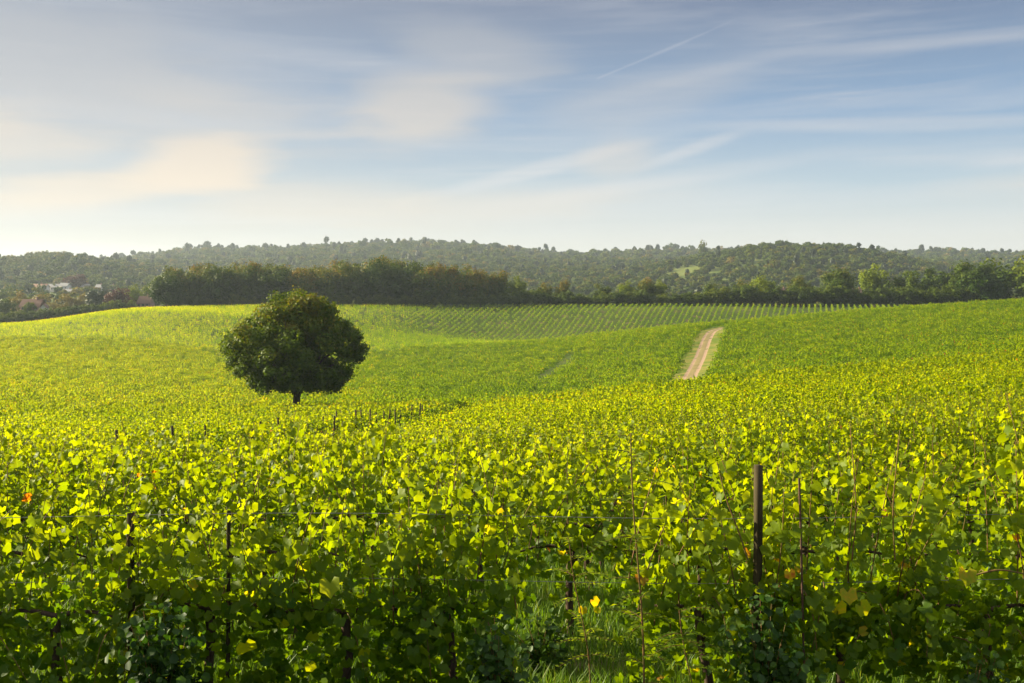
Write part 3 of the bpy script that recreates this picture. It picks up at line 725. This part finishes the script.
# the lone tree
TX, TY = at(295, 125), 125.0
TZ = float(H(TX, TY)); u = TY/F
cyw = CZ-(346-HY)*u-TZ       # crown centre height above its foot
prof = [(-90, 42, 44), (-60, 52, 56), (-40, 73, 70), (-20, 82, 76), (0, 79, 73), (15, 73, 70), (30, 63, 64), (45, 57, 66), (60, 54, 58), (75, 55, 56), (90, 56, 56)]  # height angle, left px, right px
pe = np.array([p[0] for p in prof]); pl = np.array([p[1] for p in prof])*u; pr = np.array([p[2] for p in prof])*u
def Rlone(d):
    e = np.degrees(np.arcsin(np.clip(d[:, 2], -1, 1))); c = d[:, 0]/np.maximum(np.hypot(d[:, 0], d[:, 1]), 1e-6)
    l_, r_ = np.interp(e, pe, pl), np.interp(e, pe, pr)
    az_ = np.arctan2(d[:, 1], d[:, 0])
    return (l_*(1-c)+r_*(1+c))/2*.965*(1+.05*np.sin(az_*3+e*.06)+.06*np.sin(az_*7-e*.11)+.03*np.sin(e*.2+az_*4))
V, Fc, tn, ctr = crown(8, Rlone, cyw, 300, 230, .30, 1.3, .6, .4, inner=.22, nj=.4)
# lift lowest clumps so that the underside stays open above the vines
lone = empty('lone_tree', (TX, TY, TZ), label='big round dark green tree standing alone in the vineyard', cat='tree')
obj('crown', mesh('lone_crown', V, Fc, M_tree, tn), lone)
obj('trunk', limbs(3, ctr, 0, .52, 2.9, cyw, 12, .25).build('lone_trunk', M_tbark), lone)

def generic_tree(seed, h, w, mat, leaf, nclump=42, per=70, low=.12, form='round', r0=.3, tint0=.4, top_t=.3, nj=.35):
    """mesh pair (crown, trunk) for a tree h high and w wide"""
    h = h*1.07; cz = h*(1+low)/2; rz = h*(1-low)/2; rh = w/2; rr = np.random.default_rng(seed); ph = rr.uniform(0, 6, 3)
    def Rf(d):
        if form == 'cone':
            e = d[:, 2]; return 1/np.sqrt((d[:, 0]**2+d[:, 1]**2)/(rh*(1.02-.78*np.clip(e, -1, 1)*.9-.2))**2+(e/rz)**2)
        a_ = np.arctan2(d[:, 1], d[:, 0]); base_ = 1/np.sqrt((d[:, 0]**2+d[:, 1]**2)/rh**2+(d[:, 2]/rz)**2)
        return base_*(1+.09*np.sin(2*a_+ph[0])+.08*np.sin(3*a_+4*d[:, 2]+ph[1])+.06*np.sin(5*d[:, 2]+ph[2]))
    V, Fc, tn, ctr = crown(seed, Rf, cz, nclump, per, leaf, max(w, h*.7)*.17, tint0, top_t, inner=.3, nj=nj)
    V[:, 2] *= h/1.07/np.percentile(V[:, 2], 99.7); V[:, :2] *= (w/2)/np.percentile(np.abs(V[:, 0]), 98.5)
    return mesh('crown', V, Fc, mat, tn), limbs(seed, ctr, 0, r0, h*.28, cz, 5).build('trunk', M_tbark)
def tree_from(pair, name, x, y, sc, rz, label, group=None, cat='tree', dz=0):
    o = empty(name, (x, y, float(H(x, y))-.1+dz), rz, label=label, cat=cat, group=group)
    obj('crown', pair[0], o); obj('trunk', pair[1], o); o.scale = sc
    return o
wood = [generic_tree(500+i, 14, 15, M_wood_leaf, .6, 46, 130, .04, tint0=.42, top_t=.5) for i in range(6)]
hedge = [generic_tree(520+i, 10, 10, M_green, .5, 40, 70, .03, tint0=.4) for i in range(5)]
# woodland on the ridge, top outline by column
wt_px = [150, 158, 170, 190, 215, 240, 262, 290, 320, 345, 370, 400, 430, 452, 470, 488]
wt_py = [278, 271, 267, 265, 264, 263, 262, 266, 263, 260, 258, 262, 263, 264, 267, 276]
k = 0
for rowi, (dY, stp) in enumerate(((0, 13), (9, 13), (20, 13))):
    px = 166+rowi*6
    while px < 482:
        Y = 436+dY+random.uniform(-1.5, 1.5) - (12 if px < 175 else 0); x = at(px, Y); g = float(H(x, Y))
        hgt = CZ-(np.interp(px, wt_px, wt_py)-HY)*Y/F-g+random.uniform(-2.2, .8); s = hgt/14
        w_ = random.uniform(.8, 1.05)*(.8 if px < 172 or px > 474 else 1)
        p_ = wood[random.randrange(6)]
        t_o = tree_from(p_, 'woodland_tree', x, Y, (w_, w_, s), random.uniform(0, 6.28),
                  ('tree at the front edge of the dark wood on the ridge', 'tree in the middle of the dark wood on the ridge', 'tree at the back of the dark wood on the ridge')[rowi],
                  ('front trees of the ridge wood', 'middle trees of the ridge wood', 'back trees of the ridge wood')[rowi])
        px += stp/Y*F*random.uniform(.75, 1.1)
# understorey at the wood's foot and the long hedge to the right
px = 165
while px < 985:
    Y = 431 if px < 870 else 429; x = at(px, Y); s = random.uniform(.42, .6) if px < 495 else random.uniform(.5, .74)
    if px > 720: s = random.uniform(.75, .95)
    tree_from(hedge[random.randrange(5)], 'hedge_bush', x, Y+random.uniform(0, 3), (s*random.uniform(1, 1.25), s, s), random.uniform(0, 6.28),
              'low dark bush at the foot of the ridge wood' if px < 495 else 'dark bush in the long hedge along the top of the striped field', 'bushes under the ridge wood' if px < 495 else 'bushes of the long field hedge', 'bush')
    px += random.uniform(8, 13)
def tree_at(px, top, wpx, Y, pairs, name, label, group=None, base_w=11.5, base_h=14, sink=0):
    x = at(px, Y); g = float(H(x, Y)); hgt = CZ-(top-HY)*Y/F-g
    return tree_from(random.choice(pairs), name, x, Y, (wpx/F*Y/base_w, wpx/F*Y/base_w, hgt/base_h), random.uniform(0, 6.28), label, group)
M_bright = leaf_mat('bright_leaf', [(0, (.05, .09, .006)), (.6, (.10, .15, .008)), (1, (.16, .20, .012))], .3, (1.6, 1.5, .5), spec=.08, rnd=.2)
lightg = [generic_tree(540+i, 14, 11.5, M_bright, .5, 46, 80, .05, tint0=.75, top_t=.4) for i in range(2)]
for px, top, w_, Y, prs, lab in [
  (497, 271, 22, 446, wood, 'dark round tree just right of the ridge wood'),
  (516, 276, 18, 442, lightg, 'light green round tree standing at the hedge a little right of the ridge wood'),
  (545, 283, 16, 445, wood, 'small rust tinged tree in the hedge, left of its three low tops'),
  (562, 280, 14, 446, wood, 'pointed rust tinged tree in the hedge behind the striped field'),
  (603, 284, 18, 444, wood, 'low brown topped tree in the hedge above the middle of the striped field'),
  (626, 281, 15, 447, lightg, 'small bright green tree in the hedge left of the bushy dark tree pair'),
  (647, 279, 18, 444, wood, 'dark tree, left one of a close pair in the hedge'),
  (661, 280, 15, 446, lightg, 'greener tree, right one of a close pair in the hedge'),
  (710, 284, 17, 444, wood, 'low brownish tree in the hedge above the farm track'),
  (741, 280, 16, 448, wood, 'yellowish tree left of the bright round hedge tree'),
  (763, 275, 27, 440, lightg, 'bright green round tree breaking the hedge right of the track'),
  (800, 277, 26, 446, wood, 'broad low tree between the bright round tree and the rust coloured one'),
  (837, 269, 33, 442, wood, 'large dark tree with rust coloured crown in the hedge'),
  (875, 264, 26, 452, lightg, 'tall rounded light green tree standing highest in the right hand hedge'),
  (905, 271, 32, 446, hedge, 'dark green tree right of the tallest hedge tree'),
  (934, 269, 32, 450, hedge, 'dark green tree, second to the right of the tallest hedge tree'),
  (958, 266, 28, 446, hedge, 'dark tree behind the big round bush on the right'),
  (1002, 259, 52, 452, hedge, 'very dark broad tree at the right edge behind the big round bush'),
  (1035, 257, 44, 440, hedge, 'very dark tree cut by the right edge'),
  (1075, 258, 40, 440, hedge, 'dark tree beyond the right edge')]:
    bw, bh = (10, 10) if prs is hedge else (15 if prs is wood else 11.5, 14)
    tree_at(px, top, w_, Y, prs, 'hedgerow_tree', lab, None, bw, bh)
tree_at(983, 262, 46, 428, wood, 'hedgerow_tree', 'big round olive tree bulging forward out of the dark trees on the right', base_w=15)
# left: trees and houses beyond the ridge
yell = [generic_tree(560+i, 14, 11.5, M_yellow, .5, 40, 70, .05, tint0=.45, top_t=.3) for i in range(2)]
copp = [generic_tree(570, 14, 11.5, M_copper, .5, 44, 80, .05, tint0=.45)]
conf = [generic_tree(580+i, 16, 7, M_conif, .55, 44, 60, .04, 'cone') for i in range(2)]
for px, top, w_, Y, prs, lab in [
  (4, 299, 20, 500, hedge, 'dark green tree at the left edge below the brown roofed house'),
  (17, 291, 19, 540, yell, 'yellowish tree left of the brown roofed house'),
  (43, 293, 22, 560, yell, 'yellow tree behind the brown roof of the house'),
  (52, 302, 12, 510, yell, 'small orange tree right of the white gable'),
  (65, 294, 20, 520, yell, 'yellow brown tree, left one of a pair right of the white gable'),
  (80, 293, 18, 522, yell, 'yellow brown tree, right one of a pair right of the white gable'),
  (92, 290, 14, 515, conf, 'dark conifer, left of two beside the copper red tree'),
  (103, 291, 14, 515, conf, 'dark conifer, right of two beside the copper red tree'),
  (119, 288, 25, 510, copp, 'copper red round tree at the top of the left slope'),
  (133, 285, 18, 525, lightg, 'green tree between the copper red tree and the red roofed house'),
  (151, 284, 20, 545, hedge, 'dark tree behind the red roofed house'),
  (-25, 292, 26, 520, hedge, 'dark tree beyond the left edge'),
  (77, 274, 22, 900, copp, 'dull copper coloured tree among the hazy far houses'),
  (30, 302, 14, 500, hedge, 'low dark green bush in front of the brown roofed house')]:
    bw, bh = {id(hedge): (10, 10), id(conf): (7, 16)}.get(id(prs), (11.5, 14))
    tree_at(px, top, w_, Y, prs, 'garden_tree', lab, None, bw, bh)

for px in range(-14, 132, 9):
    tree_at(px, np.interp(px, [0, 40, 80, 130], [313, 309, 304.5, 299.5])+random.uniform(-1, 1), random.uniform(10, 14), 470, hedge, 'hedge_bush', 'low dark hedge bush just behind the crest of the left slope', 'hedge bushes behind the left crest', 10, 10)
M_brick = plain('brick_wall', (.16, .10, .07), (.22, .14, .10), 3)
M_render = plain('white_render', (.40, .385, .36), (.50, .48, .45), 2)
M_tile = plain('roof_tile', (.14, .08, .06), (.20, .11, .08), 3)
M_rtile = plain('red_roof_tile', (.10, .06, .045), (.14, .08, .06), 3)
M_otile = plain('orange_roof_tile', (.27, .16, .10), (.33, .20, .13), 3)
M_slate = plain('pale_slate', (.26, .25, .25), (.34, .33, .32), 3)
M_glass = plain('window_glass', (.03, .035, .04), (.05, .055, .06), 3, .15)
def house(px, top, wpx, Y, label, wall, roof, gable_end=True, L_d=8, hw=3.0, hr=3.2, chim=1, rz=0.0, wins=3, dz=0):
    x = at(px, Y); w_ = wpx/F*Y; g = float(H(x, Y)); z0 = CZ-(top-HY)*Y/F-hw-hr; z0 = min(z0, g+6)
    o = empty('house', (x, Y, z0), rz, label=label, cat='house')
    hx, hy = w_/2, L_d/2
    t = TB(); t.box(-hx, hx, -hy, hy, -8, hw)
    for s in (-1, 1): t.V.append(np.array([(s*hx, -hy, hw), (s*hx, hy, hw), (s*hx, 0.01, hw+hr-.15), (s*hx, -.01, hw+hr-.15)])); t.F.append(tuple(t.n+q for q in range(4))); t.n += 4
    obj('wall', t.build('house_wall', wall, False), o)
    t = TB(); e = .45; th = .18
    for s in (-1, 1):
        a = np.array([(-hx-e, s*(hy+e), hw-.3), (hx+e, s*(hy+e), hw-.3), (hx+e, 0, hw+hr), (-hx-e, 0, hw+hr)])
        bq = a+np.array([0, 0, th]); t.quad(a).quad(bq[::-1]); t.quad([a[0], a[1], bq[1], bq[0]]); t.quad([a[1], a[2], bq[2], bq[1]]); t.quad([a[3], a[0], bq[0], bq[3]])
    rf = obj('roof', t.build('house_roof', roof, False), o)
    for c in range(chim):
        t = TB(); cx = (-.6+1.2*c)*hx if chim > 1 else .45*hx; t.box(cx-.5, cx+.5, -.35, .35, hw+hr-1, hw+hr+1.1); t.box(cx-.57, cx+.57, -.42, .42, hw+hr+1.103, hw+hr+1.25)
        obj('chimney', t.build('chimney', M_brick, False), rf)
    for i in range(wins):
        wx = (i+.5)/wins*2*hx-hx
        t = TB(); t.box(wx-.62, wx+.62, -hy-.06, -hy+.05, .9, 2.3); wf = obj('window', t.build('window_frame', M_render, False), o)
        t = TB()
        for q in (-.29, .29): t.box(wx+q-.25, wx+q+.25, -hy-.09, -hy-.063, 1.0, 2.2)
        obj('pane', t.build('pane', M_glass, False), wf)
    return o
h1 = house(33, 299.5, 19, 505, 'brown roofed house with a chimney, half sunk behind the left ridge', M_brick, M_tile, wins=3, hw=2.6, hr=3.4)
h2 = house(44.5, 304, 5, 500, 'small white gabled house wing right of the brown roofed house', M_render, M_tile, L_d=3, hw=1.6, hr=1.7, chim=0, rz=math.pi/2, wins=1)
h3 = house(146, 296.5, 12, 512, 'red roofed house in front of the dark trees left of the ridge wood', M_brick, M_rtile, wins=3, hw=2.4, hr=3.4)
for a in [(37, 284, 21, 880, 'far house with a long orange roof in the hazy trees', M_render, M_otile), (54, 284, 20, 900, 'far house with a long pale grey roof right of the orange roof', M_render, M_slate),
          (65, 283, 8, 870, 'tall white far house beside the dull copper tree', M_render, M_slate), (86, 284, 6, 900, 'tiny white far house right of the dull copper tree', M_render, M_slate),
          (100, 284.5, 6, 930, 'tiny white far house, second right of the dull copper tree', M_render, M_slate), (112, 285, 7, 940, 'tiny white far house, third right of the dull copper tree', M_render, M_slate),
          (68, 289, 9, 840, 'white far house just below the tall white one', M_render, M_slate), (456, 0, 0, 0, '', None, None)]:
    if a[2]: house(*a, L_d=9, hw=3.2, hr=2.6)
house(857, 283, 10, 700, 'red roofed house peeping over the hedge right of the rust coloured tree', M_brick, M_rtile, hw=4, hr=3.5)
house(782, 286, 8, 720, 'small roof behind the hedge right of the bright round tree', M_brick, M_rtile, hw=4, hr=3.5)

# hillside woods: tree crowns by the thousand
fv = [generic_tree(600+i, 12, 13, M_wood_leaf, 1.5, 26, 26, .0, nj=.3, tint0=.35, top_t=.25)[0] for i in range(4)]
fv += [generic_tree(610+i, 12, 13, M_green, 1.5, 26, 26, .0, nj=.3, tint0=.4)[0] for i in range(3)]
fv += [generic_tree(620+i, 17, 8, M_conif, 1.4, 26, 18, .0, 'cone')[0] for i in range(2)]
fv += [generic_tree(630, 12, 12, M_yellow, 1.5, 30, 18, .0)[0]]
def far_wood():
    r = np.random.default_rng(31); P_, ix = [], []
    y = 560.
    while y < 2600:
        st = 10+y/210; xs = np.arange(-.62*y-30, .62*y+30, st); xs = xs+r.normal(0, st*.35, len(xs)); ys = y+r.normal(0, st*.4, len(xs))
        px = PX(xs, ys); keep = r.random(len(xs)) > .04
        keep &= ~((np.hypot((px-682)/22, (ys-1170)/75) < 1) | (np.hypot((px-712)/7, (ys-1090)/40) < 1))      # meadow clearings
        keep &= ~((px > 20) & (px < 122) & (ys > 690) & (ys < 960) & (r.random(len(xs)) < .72))
        keep &= ~((ys < 640) & (px < 200))
        P_.append(np.stack([xs[keep], ys[keep]], -1)); y += st*.9
    P_ = np.concatenate(P_); z = H(P_[:, 0], P_[:, 1]); n = len(P_)
    nz = np.sin(P_[:, 0]*.011+np.sin(P_[:, 1]*.009)*2)+r.normal(0, .6, n)
    ix = np.where(nz > .9, r.integers(4, 7, n), r.integers(0, 4, n)); ix = np.where(r.random(n) < np.where(P_[:, 1] > 2150, .2, .05), r.integers(7, 9, n), ix); ix = np.where(r.random(n) < .02, 9, ix)
    s = r.uniform(.7, 1.2, n); s = np.where((r.random(n) < .12) & (P_[:, 1] > 1700), s*1.4, s); s = np.where(P_[:, 1] < 1500, s*.8, s); s = np.where(P_[:, 1] < 1000, s*.8, s)
    print('far trees', n)
    scatter_object('hillside_woods', np.column_stack([P_, z-.5]), r.uniform(0, 6.28, n), np.stack([s, s, s*r.uniform(.85, 1.2, n)], -1), ix, fv,
                   'hazy wooded hills filling the distance behind the ridge', 'woods')
far_wood()
# single trees that stand out against the sky
tallc = generic_tree(640, 18, 8, M_conif, 1.2, 40, 30, .05, 'cone'); tallr = generic_tree(641, 14, 14, M_wood_leaf, 1.1, 40, 30, .1)
for px, top, w_, Y, pr_, lab in [(207, 241, 8, 2300, tallc, 'pointed conifer rising highest on the left part of the skyline'), (198, 249, 7, 2300, tallc, 'smaller conifer left of the highest pointed one on the skyline'),
  (365, 238, 6, 2330, tallc, 'pointed conifer on the skyline above the ridge wood, left of a pair'), (377, 238, 6, 2330, tallc, 'pointed conifer on the skyline above the ridge wood, right of a pair'), (432, 239, 7, 2330, tallc, 'conifer on the skyline above the right end of the ridge wood'),
  (703, 240, 10, 1500, tallr, 'tall round tree on the skyline left of the big wooded hill'), (671, 243, 14, 2330, tallr, 'round tree on the distant skyline above the meadow clearing'), (629, 249, 12, 2330, tallr, 'wide tree on the distant skyline in the middle'),
  (520, 246, 9, 2330, tallr, 'ragged tree on the distant skyline where it dips'), (570, 249, 8, 2330, tallc, 'spiky tree on the distant skyline centre'),
  (60, 251, 24, 1350, tallr, 'broad tree on top of the left hazy hill'), (38, 251, 26, 1350, tallr, 'broad tree on the left hazy hill, left of the other broad one'),
  (939, 247, 18, 2330, tallr, 'broad tree on the skyline right of the big wooded hill'), (976, 250, 5, 2330, tallc, 'small pointed tree on the skyline at right')]:
    bw, bh = (8, 18) if pr_ is tallc else (14, 14)
    x = at(px, Y); g = float(H(x, Y)); hgt = max(CZ-(top-HY)*Y/F-g, 8)
    tree_from(pr_, 'skyline_tree', x, Y, (w_/F*Y/bw, w_/F*Y/bw, hgt/bh), random.uniform(0, 6), lab)

# ------------------------------------------------------------------ haze
def haze():
    t = TB(); t.box(-6500, 6500, -40, 5300, float(GZ.min())-3, 150)
    m_, nb = material('haze'); v = nb.new('ShaderNodeVolumePrincipled')
    v.inputs['Density'].default_value = .0001; v.inputs['Color'].default_value = (.74, .86, 1, 1); v.inputs['Anisotropy'].default_value = .3
    o = nb.new('ShaderNodeOutputMaterial'); m_.node_tree.links.new(v.outputs[0], o.inputs['Volume'])
    obj('haze', t.build('haze', m_, False), None, kind='stuff', label='thin hazy air over the vineyard and hills', cat='haze')
haze()
